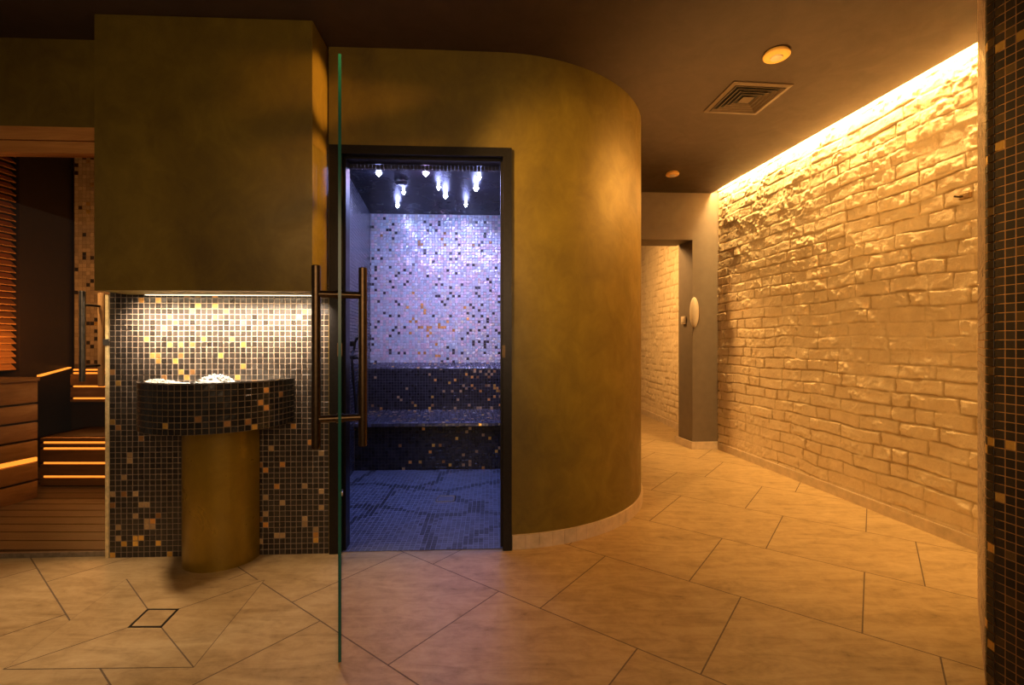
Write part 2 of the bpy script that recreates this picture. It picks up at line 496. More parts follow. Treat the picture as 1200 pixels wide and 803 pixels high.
# right pier keeps its own splayed jamb
struct(obj('wall_back', bm, M['grey_wall']))
bm = bmesh.new()
t = .014
prism(bm, [(1.858 - t, yb(1.858) - t), (2.12, yb(2.12) - t), (2.12, yb(2.12)), (1.858, yb(1.858)), (1.802, yb(1.858) + .33), (1.802 - t, yb(1.858) + .33)], 0, .078)
struct(obj('baseboard_back', bm, M['skirt']))
bm = bmesh.new(); prism(bm, [(-.5, 8.55), (2.4, 8.55), (2.4, 8.65), (-.5, 8.65)], 0, CEIL); prism(bm, [(.5, 5.16), (.6, 5.16), (.6, 8.6), (.5, 8.6)], 0, CEIL)
struct(obj('wall_hall_far', bm, M['grey_wall']))

# light switch on the jamb, oval fixture on the pier
sw = thing('light_switch', 'small white light switch on the inner side of the far doorway', 'light switch', loc=(1.826, 5.03, 1.337))
rj = Matrix.Rotation(math.atan2(.32, -.058) - PI / 2, 3, 'Z')
bm = bmesh.new(); box(bm, Vector((1.826, 5.03, 1.337)) , (.012, .082, .082), rj); bevel(bm, .003)
local(obj('switch_plate', bm, M['beige_plastic'], sw, 40))
bm = bmesh.new(); box(bm, Vector((1.818, 5.03, 1.337)), (.008, .055, .055), rj); bevel(bm, .002)
local(obj('rocker', bm, M['beige_plastic'], sw, 40))
fx = thing('wall_fixture', 'slim oval beige wall fixture on the edge of the far grey pier', 'wall fixture', loc=(1.872, yb(1.872), 1.41))
bm = bmesh.new()
bmesh.ops.create_uvsphere(bm, u_segments=28, v_segments=18, radius=1)
bmesh.ops.transform(bm, matrix=Matrix.Translation((1.872, yb(1.872) - .012, 1.41)) @ Matrix.Diagonal((.046, .042, .155, 1)), verts=bm.verts[:])
local(obj('cover', bm, M['beige_plastic'], fx, 60))
bm = bmesh.new()
bmesh.ops.create_uvsphere(bm, u_segments=28, v_segments=18, radius=1)
bmesh.ops.transform(bm, matrix=Matrix.Translation((1.898, yb(1.898) - .003, 1.40)) @ Matrix.Diagonal((.036, .012, .125, 1)), verts=bm.verts[:])
local(obj('back_plate', bm, M['vent_metal'], fx, 60))

# small bracket on the brick wall
hy = 2.528
hk = thing('wall_hook', 'small rusty metal hook on the brick wall near the mosaic pier', 'hook', loc=(RW(hy) - .02, hy, 1.885))
bm = bmesh.new(); box(bm, Vector((RW(hy) - .018, hy, 1.885)), (.02, .055, .03)); bevel(bm, .003)
local(obj('mounting_plate', bm, plain('rusty_brass', (.32, .18, .06), .5, .3), hk))
bm = bmesh.new(); tube(bm, [(RW(hy) - .02, hy + .008, 1.885), (RW(hy) - .045, hy + .014, 1.885), (RW(hy) - .052, hy + .03, 1.892)], .005, 8)
local(obj('hook_pin', bm, M['bronze'], hk))

# ------------------------------------------------------------------ STEAM-ROOM FRONT WALL (plaster, curves away to the right)
UL, UR = -.952, -.002           # plaster strip left / right side of the door opening
CX, CY, R = -.14, 3.58, 1.08
a0 = AW
arc = [(CX + R * math.sin(a), CY - R * math.cos(a)) for a in np.linspace(a0, PI / 2, 56)]
Ri = R - .14
arci = [(CX + Ri * math.sin(a), CY - Ri * math.cos(a)) for a in np.linspace(a0, PI / 2, 56)]
UF0, UF1, ZF = -.950, -.002, 2.128   # frame outer
cut = [k for k, p in enumerate(arc) if p[0] > UR][0]
out = [tuple(W(UL - .004).xy), tuple(W(UF0).xy), tuple(W(-.5).xy)] + arc[:cut] + [(UR, CY - math.sqrt(R * R - (UR - CX) ** 2))] + arc[cut:] + [(CX + R, 4.83)]
inn = [tuple(W(UL - .004, -.14).xy), tuple(W(UF0, -.14).xy), tuple(W(-.5, -.14).xy)] + arci[:cut] + [tuple(W(UR, -.14).xy)] + arci[cut:] + [(CX + Ri, 4.83)]
i0, i1 = 1, 3 + cut
bm = bmesh.new()
ZS = (0, ZF, CEIL)
go = [[bm.verts.new((*p, z)) for p in out] for z in ZS]; gi = [[bm.verts.new((*p, z)) for p in inn] for z in ZS]
n = len(out)
for r in (0, 1):
    for i in range(n - 1):
        if r == 0 and i0 <= i < i1: continue
        bm.faces.new((go[r][i], go[r][i + 1], go[r + 1][i + 1], go[r + 1][i])); bm.faces.new((gi[r][i + 1], gi[r][i], gi[r + 1][i], gi[r + 1][i + 1]))
for i in range(n - 1): bm.faces.new((go[2][i], go[2][i + 1], gi[2][i + 1], gi[2][i]))
for i in range(i0, i1): bm.faces.new((go[1][i], go[1][i + 1], gi[1][i + 1], gi[1][i]))
for i in (i0, i1): bm.faces.new((go[0][i], go[1][i], gi[1][i], gi[0][i]))
struct(obj('wall_front', bm, M['olive'], None, 35))
sk = out[i1:]

# curved skirting of single small tiles
V_ = bmesh.new()
so = along(sk, 0)
s = .002
while s < so.length - 1.0:
    w = random.choice((.066, .07, .074))
    k = 4
    pts_o = [so(s + w * i / k, 0, .012) for i in range(k + 1)]; pts_i = [so(s + w * i / k, 0, -.006) for i in range(k + 1)]
    prism(V_, [p.xy for p in pts_o] + [p.xy for p in pts_i[::-1]], 0, .078)
    s += w + .0018
struct(obj('baseboard_front', V_, M['skirt'], None, 30))

# ------------------------------------------------------------------ wall above sauna + hood
UH0, UH1 = -1.965, -.962
bm = bmesh.new(); wbox(bm, -5.0, UH0 + .05, -.10, 0, 2.19, CEIL)
struct(obj('wall_left', bm, M['olive']))
hood = thing('plaster_hood', 'olive plaster bulkhead box above the ice fountain, reaching the ceiling', 'bulkhead', loc=tuple(W((UH0 + UH1) / 2, .1, 1.344)))
bm = bmesh.new(); fs = wbox(bm, UH0, UH1, -.02, .205, 1.344, CEIL - .002); bevel(bm, .004, 2)
local(obj('housing', bm, M['olive'], hood, 30))
bm = bmesh.new(); wbox(bm, UH0 + .10, UH1 - .03, .010, .022, 1.340, 1.3435)
local(obj('light_strip', bm, M['niche_led'], hood))

# ------------------------------------------------------------------ NICHE mosaic wall
g1 = [(167,185,'t'),(167,210,'t'),(140,290,'t'),(88,367,'t'),(140,365,'b'),(193,367,'t'),(88,415,'b'),(218,417,'t'),(245,417,'t'),(193,467,'t'),(298,467,'b'),
 (245,493,'t'),(272,490,'o'),(113,520,'t'),(245,518,'t'),(270,518,'t'),(113,572,'t'),(193,572,'g'),(217,572,'g'),(138,597,'g'),(192,597,'g'),(297,597,'g'),(85,650,'g'),(347,645,'g'),
 (823,133,'t'),(875,208,'o'),(780,208,'b'),(797,235,'o'),(848,310,'o'),(795,362,'t'),(1000,308,'o'),(977,332,'t'),(1053,332,'t'),(873,386,'t'),(795,438,'t'),(1078,433,'t'),
 (975,460,'t'),(975,486,'t'),(773,488,'b'),(795,513,'o'),(847,540,'t'),(873,540,'t'),(1052,533,'t'),(1052,558,'o'),(1052,583,'g'),(772,590,'t'),(1003,105,'o'),(1055,155,'t'),(932,30,'t'),(222,85,'b')]
g2 = [(570,62),(570,115),(622,138),(570,162),(497,62),(440,60),(490,112),(463,135),(383,187),(333,213),(358,160),(710,190),(698,190),(250,265),(515,265),(648,267),(410,290),(462,290),
 (355,290),(698,292),(410,340),(593,345),(275,343),(305,343),(380,367),(698,392),(327,440),(410,415),(435,440),(462,415),(670,443),(300,372),(985,140),(958,165),(1033,440),(748,465),
 (228,78),(308,80),(90,415),(118,465),(90,650),(118,675),(933,672)]
spots = [(110 + x / 4, 490 + y / 4, k) for x, y, k in g1] + [(110 + x / 4, 330 + y / 4, 'uub'[i % 3] if i % 6 else 'o') for i, (x, y) in enumerate(g2)]
bm = bmesh.new(); wbox(bm, UH0 - .085, UL - .02, -.12, -.004, 0, CEIL)
struct(obj('wall_niche_core', bm, M['olive']))
un0, un1 = -2.055, -.952
struct(mosaic('wall_niche', [(flat(W(un0, -.002), UX, (0, 0, 1)), un1 - un0, 1.40)], picker(spots, 4.6, lambda: (vary((.030, .024, .019), .35), 0, .24 + random.random() * .12)), grout=(.33, .25, .18), gap=.0028))

# ------------------------------------------------------------------ ICE FOUNTAIN
FXc, FYc, RB, RC = -1.481, 2.427, .352, .179
def halfpath(r, n=40, back=.02):
    c = Vector((FXc, FYc))
    pts = []
    for a in np.linspace(-PI, 0, n):
        pts.append(c + UX.xy * r * math.cos(a) + NX.xy * (-r * math.sin(a) * 1.0))
    return pts
ift = thing('ice_fountain', 'half-round black and gold mosaic ice fountain on a gold plaster pedestal', 'ice fountain', loc=(FXc, FYc - .1, 0))
zb, zt = .690, .914
fp = along(halfpath(RB), zb)
# left end of the path is at -u, h must point outwards
bs = [(520,232,'g'),(772,222,'g'),(983,202,'o'),(942,288,'o'),(980,325,'o'),(905,458,'g'),(472,410,'b'),(245,455,'g'),(860,422,'b'),(720,437,'b'),(172,262,'b'),(172,297,'b'),(1080,232,'b'),(570,495,'t')]
bspots = [(150 + x / 6, 425 + y / 6, k) for x, y, k in bs]
bas = local(mosaic('basin', [(fp, fp.length, zt - zb)], picker(bspots, 3.9, t_black), pitch=.028, parent=ift, grout=(.20, .14, .085), gseg=1 if False else 2))
# rim + inner bowl + underside
bm = bmesh.new()
prof = [(RB + .001, zt), (RB + .001, zt + .002), (RB - .028, zt + .002), (RB - .035, zt - .02), (RB - .07, zt - .10), (.12, zt - .135), (.004, zt - .14)]
rings = [[bm.verts.new((p.x, p.y, z)) for p in halfpath(r)] for r, z in prof]
for q, w in zip(rings, rings[1:]):
    for k in range(len(q) - 1): bm.faces.new((q[k], q[k + 1], w[k + 1], w[k]))
q = [bm.verts.new((p.x, p.y, zb)) for p in halfpath(RB - .0005)]; bm.faces.new(q)
rim = obj('bowl', bm, plain('dark_bowl', (.05, .042, .035), .3, 0, 60, .4, .2), ift, 50); local(rim)
# top ring of mosaic tiles on the rim
tr = lambda s, t, h: (lambda p: Vector((p.x, p.y, zt + .0025 + h)))(along(halfpath(RB - .001 - t), 0)(s, 0, 0))
local(mosaic('rim_tiles', [(tr, (RB - .03) * PI, .026)], lambda i, j, c: t_black() if random.random() > .1 else t_tan(), pitch=.028, parent=ift, gseg=2))
# pedestal
bm = bmesh.new()
pr = halfpath(RC); lo = [bm.verts.new((p.x, p.y, 0)) for p in pr]; hi = [bm.verts.new((p.x, p.y, zb - .001)) for p in pr]
for k in range(len(pr) - 1): bm.faces.new((lo[k], lo[k + 1], hi[k + 1], hi[k]))
bm.faces.new(lo); bm.faces.new(hi)
bm.faces.new((lo[0], hi[0], hi[-1], lo[-1]))
local(obj('pedestal', bm, M['gold_plaster'], ift, 50))
# crushed ice: mound in the middle, low drift along the left rim
NR, NA = 26, 90
bm = bmesh.new(); g = []
nz = fbm(200, 200, (60, 60), 3, 77)
for i in range(NR + 1):
    r = .004 + (RB - .034) * i / NR; row = []
    for p in halfpath(r, NA):
        x, y = p
        h = .886
        h += .060 * max(0, 1 - ((x + 1.395) ** 2 / .0085 + (y - 2.22) ** 2 / .010)) ** .8
        h += .030 * math.exp(-((x + 1.74) ** 2 / .006 + (y - 2.30) ** 2 / .016))
        h += .020 * math.exp(-((x + 1.19) ** 2 / .004 + (y - 2.33) ** 2 / .012))
        h += nz[int((y - 1.9) * 260) % 200, int((x + 2) * 160) % 200] * .008
        row.append(bm.verts.new((x, y, h)))
    g.append(row)
for i in range(NR):
    for k in range(NA - 1): bm.faces.new((g[i][k], g[i][k + 1], g[i + 1][k + 1], g[i + 1][k]))
for _ in range(160):      # loose chips
    a = random.uniform(0, 2 * PI); r = random.random() ** .5 * .10
    x, y = -1.395 + r * math.cos(a), 2.22 + r * .9 * math.sin(a)
    if _ % 3 == 0: x, y = -1.73 + random.gauss(0, .035), 2.31 + random.gauss(0, .05)
    if (x - FXc) ** 2 + (y - FYc) ** 2 > (RB - .045) ** 2 or y > 2.42: continue
    h = .886 + .060 * max(0, 1 - ((x + 1.395) ** 2 / .0085 + (y - 2.22) ** 2 / .010)) ** .8 + .030 * math.exp(-((x + 1.74) ** 2 / .006 + (y - 2.30) ** 2 / .016))
    m4 = Matrix.Translation((x, y, h + .002)) @ Matrix.Rotation(random.uniform(0, 6), 4, Vector((random.random(), random.random(), random.random() + .1)).normalized())
    bmesh.ops.create_icosphere(bm, subdivisions=1, radius=random.uniform(.004, .007), matrix=m4)
tag(obj('crushed_ice', bm, M['ice'], None), 'heap of white crushed ice in the mosaic basin', 'ice', None, 'stuff')

# ------------------------------------------------------------------ STEAM ROOM
SC = 2.44
LX = lambda y: -1.295 - .14 * (y - 3.65)
BY = lambda x, y0: y0 + .046 * (x + 1.45)
# ceiling (dark glossy mosaic)
def steam_dark(p):
    def fn(i, j, c):
        if random.random() < p: return random.choice((t_gold, t_tan, t_orange, t_tan))()
        return vary((.018, .018, .022), .4), 0, .14 + random.random() * .1
    return fn
bm = bmesh.new(); prism(bm, [tuple(W(-1.35, -.141).xy), tuple(W(.36, -.141).xy), (.36, 5.1), (-1.7, 5.1)], SC, SC + .05)
struct(obj('ceiling_steam', bm, stucco('navy_ceiling', (.004, .004, .006), (.006, .006, .009), (.009, .009, .013), (.24, .34), .10)))
# floor
seeds = [(-1.25, 2.85), (-.75, 2.8), (-.25, 2.9), (-1.15, 3.35), (-.62, 3.28), (-.12, 3.4), (-.95, 3.85), (-.40, 3.8), (.15, 3.75), (-1.4, 4.0), (.1, 2.7), (-.5, 4.2)]
nzf = fbm(120, 120, (8, 8), 3, 5)
def steam_floor(i, j, c):
    x = c.x + nzf[i % 120, j % 120] * .16; y = c.y + nzf[j % 120, i % 120] * .16
    d = sorted(math.hypot(x - a, y - b) for a, b in seeds)
    if d[1] - d[0] < .062 + random.uniform(-.035, .02): return vary((.018, .02, .032), .5), 0, .35
    return vary((.105, .115, .16), .35), 0, .3
y0s = 2.5
def sf(s, t, h):
    p = W(-1.34 + s, -.012 - t * 1.0, .004 + h); return p
struct(mosaic('floor_steam', [(sf, 1.335, .1415), (lambda s, t, h: sf(s, t + .1415, h), 1.62, 1.62 - .1415)], steam_floor, grout=(.26, .28, .36), h=.001, jit=.0002))
# shower drain in the steam floor
dr = thing('steam_floor_drain', 'small rectangular metal drain in the blue lit steam room floor', 'drain', loc=(-.46, 3.30, .005))
bm = bmesh.new()
for (cx, cy, sx, sy) in ((0, -.055, .125, .008), (0, .055, .125, .008), (-.06, 0, .008, .11), (.06, 0, .008, .11)):
    box(bm, Vector((-.462 + cx, 3.30 + cy, .0085)), (sx, sy, .005))
local(obj('drain_frame', bm, M['steel'], dr))
bm = bmesh.new(); box(bm, Vector((-.462, 3.30, .0075)), (.11, .10, .003))
local(obj('drain_cover', bm, plain('drain_tile', (.13, .145, .20), .3), dr))
# left wall
struct(mosaic('wall_steam_left', [(flat((LX(2.63), 2.63, 0), Vector((LX(4.95) - LX(2.63), 4.95 - 2.63, 0)), (0, 0, 1)), 2.34, SC)],
      lambda i, j, c: (vary((.055, .06, .085), .4), 0, .25), grout=(.07, .07, .10)))
bm = bmesh.new(); prism(bm, [(.30, 2.72), (.36, 2.72), (.36, 5.1), (.30, 5.1)], 0, SC)
struct(obj('wall_steam_right', bm, plain('dark_tile', (.04, .04, .05), .3)))
bm = bmesh.new(); prism(bm, [(LX(2.6) - .01, 2.6), (LX(5.0) - .01, 5.0), (LX(5.0) - .06, 5.05), (LX(2.6) - .06, 2.58)], 0, SC)
struct(obj('wall_steam_core', bm, M['dark']))
# back wall: pearly tiles with scattered dark ones
darkpix = [(257,20),(390,20),(290,36),(420,6),(470,6),(568,22),(632,26),(730,8),(905,28),(921,43),(372,53),(453,53),(437,69),(257,69),(273,69),(388,86),(290,101),(338,118),(616,70),(648,60),(648,72),(697,73),(762,60),
 (841,75),(857,75),(921,93),(697,105),(713,121),(746,122),(841,106),(857,122),(616,122),(632,122),(680,137),(648,154),(664,170),(970,125),(970,157),(404,151),(420,167),(305,166),(808,171),(825,187),(874,171),(857,203),
 (338,215),(371,231),(420,231),(600,233),(697,234),(793,218),(825,235),(874,235),(938,220),(905,253),(905,268),(857,268),(305,264),(257,280),(290,296),(404,296),(437,296),(388,313),(420,329),(371,346),(257,346),(257,360),(272,360),
 (273,394),(257,426),(371,428),(371,441),(420,443),(452,443),(889,299),(857,315),(808,315),(793,331),(955,317),(970,333),(905,348),(760,363),(825,380),(825,394),(857,380),(889,380),(905,380),(889,396),(889,410),(955,412),(889,443),(970,444),
 (713,428),(713,442),(760,443),(680,410),(793,476),(680,476),(648,490),(713,490),(240,475),(290,490),(240,441)]
goldpix = [(500,118),(533,170),(550,202),(550,215),(533,185),(777,186),(793,250),(680,266),(486,248),(470,264),(516,262),(517,297),(533,297),(568,298),(584,298),(568,315),(584,331),(568,347),(632,298),(648,298),(664,298),(632,283),(470,330),
 (711,315),(616,395),(550,442),(517,442),(616,460),(630,460),(453,183)]
dark2 = [(372,497),(421,531),(290,545),(306,545),(322,545),(389,563),(405,563),(451,580),(436,612),(354,677),(405,677),(322,724),(371,724),(305,758),(338,774),(338,790),(405,774),(535,760),(602,519),(634,536),(617,569),(666,570),(682,520),(682,535),
 (893,525),(936,527),(778,585),(778,617),(793,650),(600,682),(600,696),(664,698),(746,698),(793,698),(746,732),(778,732),(648,745),(842,766),(874,766),(922,686),(907,655),(922,632),(936,590),(936,604),(1002,768),(1033,775),(486,792),(738,795)]
gold2 = [(356,595),(285,626),(568,635),(568,650),(587,648),(698,620),(713,650),(874,655),(970,640),(712,585)]
dp = [(380 + x / 4.724, 320 + y / 4.724, 'd') for x, y in darkpix] + [(380 + x / 4.724, 320 + y / 4.724, 'o') for x, y in goldpix] + \
     [(370 + x / 4.724, 150 + y / 4.724, 'd') for x, y in dark2] + [(370 + x / 4.724, 150 + y / 4.724, 'b') for x, y in gold2]
KIND['d'] = lambda: (vary((.03, .025, .03), .4), 0, .3)
def pearl(i, j, c):
    x, y = pix(c)
    if x > 592 and random.random() < .08: return (.03, .025, .03), 0, .3
    k = random.random()
    base = (.60, .62, .72) if k < .45 else (.74, .58, .66) if k < .75 else (.52, .64, .74) if k < .92 else (.66, .62, .58)
    return vary(base, .09), .25, .22 + random.random() * .15
PB = .0298
P0 = Vector((-1.52, BY(-1.52, 4.90), .885))
struct(mosaic('wall_steam_back', [(flat(P0, UX, (0, 0, 1)), 1.86, SC - .885)], picker(dp, 3, pearl), pitch=PB, gap=.0028, grout=(.34, .34, .40), jit=.0009))
# bench
bench = thing('mosaic_bench', 'dark blue-black mosaic bench with gold flecks along the steam room back wall', 'bench', loc=(-.6, 4.3, 0))
def clus(p0, cx, w):
    def fn(i, j, c):
        x, y = pix(c)
        p = p0 * math.exp(-((x - cx) / w) ** 2) + .012
        if random.random() < p: return random.choice((t_gold, t_tan, t_tan, t_orange, t_brown))()
        return vary((.020, .020, .026), .5), 0, .14 + random.random() * .12
    return fn
GD = (.075, .075, .09)
local(mosaic('riser', [(flat((LX(4.03) + .003, BY(-1.36, 4.03), 0), UX, (0, 0, 1)), 1.62, .375)], clus(.055, 520, 55), pitch=.0285, grout=(.03, .03, .035), parent=bench))
prof = [(4.030, .372)] + [(4.03 - .02 + .0 - .022 * math.sin(a) + .012, .388 - .022 * math.cos(a) + .006) for a in np.linspace(.3, PI / 2, 4)] + [(4.012, .407), (4.03, .416), (4.08, .418), (4.745, .421)]
def ext(profile, x0):
    P = [Vector(p) for p in profile]; L = [0]
    for a, b in zip(P, P[1:]): L.append(L[-1] + (b - a).length)
    def f(s, t, h):
        t = min(max(t, 0), L[-1] - 1e-6); i = max(k for k in range(len(L) - 1) if L[k] <= t)
        w = (t - L[i]) / (L[i + 1] - L[i]); p = P[i].lerp(P[i + 1], w); d = (P[i + 1] - P[i]).normalized()
        y = p.x - d.y * h; z = p.y + d.x * h
        xl = LX(y) + .003
        return Vector((xl + UX.x * s, y + UX.y * s + .046 * (xl + 1.45), z))
    f.length = L[-1]; return f
sp = ext(prof, -1.42)
def seatfn(i, j, c):
    if random.random() < .05: return random.choice((t_tan, t_gold, t_brown))()
    return vary((.05, .05, .075), .5), 0, .16 + random.random() * .12
def strips(f, L, rows, pitch): return [(lambda s, t, h, a=a: f(s, t + a, h), L, min(pitch, f.length - a)) for a in np.arange(0, f.length, pitch)]
local(mosaic('seat', strips(sp, 1.62, 0, .0285), seatfn, pitch=.0285, grout=GD, parent=bench, jit=.0009))
bk = ext([(4.745, .421), (4.735, .835)], -1.50)
local(mosaic('backrest', [(bk, 1.68, bk.length)], clus(.11, 560, 70), pitch=.0285, grout=GD, parent=bench, jit=.0006))
lg = ext([(4.735, .835), (4.730, .842), (4.738, .85), (4.92, .895)], -1.50)
local(mosaic('backrest_ledge', strips(lg, 1.68, 0, .0285), seatfn, pitch=.0285, grout=GD, parent=bench, jit=.001))
# star lights
stars = [(444, 202, 'star_blue', .022, 'large cool white star light nearest the upper left of the steam ceiling'),
 (499, 202, 'star_violet', .022, 'large violet star light at the front middle of the steam ceiling'),
 (561.6, 207, 'star_blue', .015, 'small star light at the front right of the steam ceiling'),
 (558, 220, 'star_blue', .021, 'bright blue star light just behind the front right one'),
 (514, 219, 'star_blue', .014, 'small star light right of the middle, upper of a close pair'),
 (522, 229, 'star_blue', .019, 'star light right of the middle, lower of a close pair'),
 (473, 224.5, 'star_blue', .014, 'small star light just behind the dark ceiling nozzle'),
 (466, 240, 'star_blue', .017, 'star light at the rear left of the steam ceiling'),
 (546, 239, 'star_blue', .014, 'small star light at the rear right of the steam ceiling')]
for x, y, mt, r, lb in stars:
    Y = (SC - CAMZ) * F / (401.5 - y); X = (x - 600) * Y / F
    st = thing('star_light', lb, 'star light', 'star lights in the steam room ceiling', (X, Y, SC))
    bm = bmesh.new(); lathe(bm, [(r + .010, 0), (r + .009, -.003), (r + .001, -.005), (r, -.001)], (X, Y, SC), 20)
    local(obj('mounting_ring', bm, M['steel'], st, 40))
    bm = bmesh.new(); lathe(bm, [(r, -.002), (r * .95, -.010), (r * .7, -.020), (r * .35, -.028), (r * .05, -.031)], (X, Y, SC), 10)
    local(obj('crystal', bm, M[mt], st))
    L = bpy.data.lights.new('star_lamp', 'POINT'); L.energy = 1.1 * (r / .018) ** 2; L.shadow_soft_size = .03
    L.color = (.34, .38, 1) if mt == 'star_blue' else (.62, .40, 1)
    lo_ = bpy.data.objects.new('star_lamp', L); C.objects.link(lo_); lo_.location = (X, Y, SC - .07)
Y = (SC - CAMZ) * F / (401.5 - 212); X = (470 - 600) * Y / F
bm = bmesh.new(); lathe(bm, [(.052, 0), (.052, -.018), (.040, -.028), (.012, -.030)], (X, Y, SC), 28)
tag(obj('ceiling_nozzle', bm, M['rubber'], None, 40), 'dark round steam nozzle on the steam room ceiling', 'nozzle')
# hand shower with hose on the left wall
ys = 3.86; xs = LX(ys)
hs = thing('hand_shower', 'black hand shower with looped hose on the steam room left wall', 'hand shower', loc=(xs, ys, 1.09))
bm = bmesh.new(); box(bm, Vector((xs + .02, ys, 1.09)), (.04, .035, .045)); bevel(bm, .006)
local(obj('holder', bm, M['rubber'], hs, 40))
bm = bmesh.new(); tube(bm, [(xs + .03, ys - .01, 1.02), (xs + .035, ys, 1.06), (xs + .04, ys, 1.10), (xs + .055, ys, 1.13), (xs + .085, ys, 1.14)], [.009, .010, .011, .012, .013], 12)
tube(bm, [(xs + .083, ys, 1.146), (xs + .092, ys, 1.125), (xs + .093, ys, 1.122)], [.016, .026, .024], 16)
local(obj('shower_head', bm, M['rubber'], hs, 50))
bm = bmesh.new(); pts = []
for i in range(41):
    w = i / 40; a = w * PI
    pts.append((xs + .03 + .045 * w + .012 * math.sin(a * 2), ys - .06 * math.cos(a), 1.03 - .50 * math.sin(a) - .03 * w))
pts = [(xs + .03, ys - .01, 1.03)] + pts[1:-1] + [(xs + .012, ys + .07, .98)]
tube(bm, pts, .010, 8); local(obj('hose', bm, M['rubber'], hs, 60))
bm = bmesh.new(); lathe(bm, [(.022, -.01), (.022, .01), (.014, .014), (.012, .02)], (xs + .012, ys + .07, .97), 20)
local(obj('hose_outlet', bm, M['rubber'], hs, 40))

# ------------------------------------------------------------------ STEAM DOOR: black frame + open glass leaf
fw = .046
fr = bpy.data.objects.new('trim_2', None); C.objects.link(fr); struct(fr)
bm = bmesh.new(); wbox(bm, UF0, UF0 + fw + .012, -.10, .010, 0, ZF); wbox(bm, UF0 + fw + .011, UF0 + fw + .028, -.10, -.03, 0, ZF - fw)
obj('jamb', bm, M['black_metal'], fr)
bm = bmesh.new(); wbox(bm, UF1 - fw, UF1, -.10, .010, 0, ZF); wbox(bm, UF1 - fw - .012, UF1 - fw + .001, -.10, -.03, 0, ZF - fw)
obj('jamb', bm, M['black_metal'], fr)
bm = bmesh.new(); wbox(bm, UF0 + fw, UF1 - fw, -.10, .010, ZF - fw, ZF); wbox(bm, UF0 + fw, UF1 - fw, -.10, -.03, ZF - fw - .012, ZF - fw)
obj('head_rail', bm, M['black_metal'], fr)
bm = bmesh.new(); wbox(bm, UF1 - fw - .004, UF1 - fw + .012, -.006, .0125, 1.02, 1.085)
tag_o = obj('strike_plate', bm, M['bronze'], fr); tag_o['label'] = 'small gold strike plate'
bm = bmesh.new()
for k in range(40): wbox(bm, UF0 + .07 + k * .0204, UF0 + .088 + k * .0204, -.139, -.112, ZF - fw - .03, ZF - fw - .008)
obj('lintel_tiles', bm, plain('lintel_mosaic', (.03, .03, .04), .2), fr)

D0 = Vector((-.884, 2.435, 0)); D1 = Vector((-.586, 1.605, 0))
dd = (D1 - D0).normalized(); dn = Vector((-dd.y, dd.x, 0))      # dn points to the right (+x)
door = bpy.data.objects.new('door_1', None); C.objects.link(door); struct(door)
door['label'] = 'open clear glass steam room door seen edge-on'
bm = bmesh.new()
fs = prism(bm, [(D0 + dn * .005).xy, (D0 - dn * .005).xy, (D1 - dn * .005).xy, (D1 + dn * .005).xy], .012, 2.082)
for f in fs:
    f.normal_update()
    f.material_index = 0 if abs(f.normal.dot(dn)) > .9 else 1
obj('glass_leaf', bm, [M['glass'], M['glass_edge']], door)
Hc = D0.lerp(D1, .885)
hd = bpy.data.objects.new('pull_handle', None); C.objects.link(hd); hd.parent = door
for sgn in (-1, 1):
    off = dn * (.079 * sgn)
    bm = bmesh.new()
    zs = [.722, .724, 1.372, 1.374]; rs = [.0135, .0155, .0155, .0135]
    p = Hc + off
    tube(bm, [(p.x, p.y, z) for z in zs], rs, 20)
    obj('grip_bar', bm, M['bronze'], hd, 40)
for z in (1.272, .827):
    bm = bmesh.new(); tube(bm, [Hc - dn * .076 + Vector((0, 0, z)), Hc + dn * .076 + Vector((0, 0, z))], .013, 14)
    tube(bm, [Hc - dn * .012 + Vector((0, 0, z)), Hc + dn * .012 + Vector((0, 0, z))], .017, 14)
    obj('standoff', bm, M['bronze'], hd, 40)
for z in (.334,):
    bm = bmesh.new(); p = D0.lerp(D1, .035)
    box(bm, Vector((p.x, p.y, z)), (.024, .05, .022), Matrix.Rotation(math.atan2(-dd.x, dd.y), 3, 'Z')); bevel(bm, .004)
    obj('hinge', bm, M['steel'], door)
# small lock fitting near the glass edge
bm = bmesh.new(); p = D0.lerp(D1, .955); box(bm, Vector((p.x, p.y, 1.075)), (.016, .05, .045), Matrix.Rotation(math.atan2(-dd.x, dd.y), 3, 'Z'))
obj('lock_fitting', bm, M['bronze'], door)

# ------------------------------------------------------------------ SAUNA (left)
bm = bmesh.new(); wbox(bm, -5.0, UH0 - .005, -.06, .006, 2.125, 2.192); M['wood_header'] = wood('header_wood', (.52, .21, .045), (.72, .34, .09), 0); struct_o = obj('trim_1', bm, M['wood_header']); struct(struct_o)
bm = bmesh.new(); wbox(bm, -5.0, UH0 - .005, -.06, .0, 2.062, 2.121); struct(obj('trim_3', bm, M['wood_header']))
# shell
bm = bmesh.new(); prism(bm, [(-5.0, 2.30), (-2.02, 2.45), (-2.02, 4.6), (-5.0, 4.6)], 2.95, 2.99)
struct(obj('ceiling_sauna', bm, M['wood_dark']))
bm = bmesh.new()
prism(bm, [(-4.22, 2.43), (-4.22, 4.42), (-4.3, 4.42), (-4.3, 2.43)], 0, 2.95)
struct(obj('wall_sauna_left', bm, M['wood_dark']))
bm = bmesh.new(); prism(bm, [(-4.22, 3.86), (-4.025, 3.86), (-4.10, 4.40), (-4.22, 4.40)], 0, 2.95)
struct(obj('wall_sauna_corner', bm, M['wood_dark']))
bm = bmesh.new(); prism(bm, [(-4.22, 4.42), (-2.02, 4.46), (-2.02, 4.52), (-4.22, 4.5)], 0, 2.95)
struct(obj('wall_sauna_core', bm, M['wood_dark']))
bm = bmesh.new(); wbox(bm, -4.4, UH0 + .05, -.16, -.11, 2.19, 2.95)
struct(obj('wall_sauna_front', bm, M['wood_dark']))
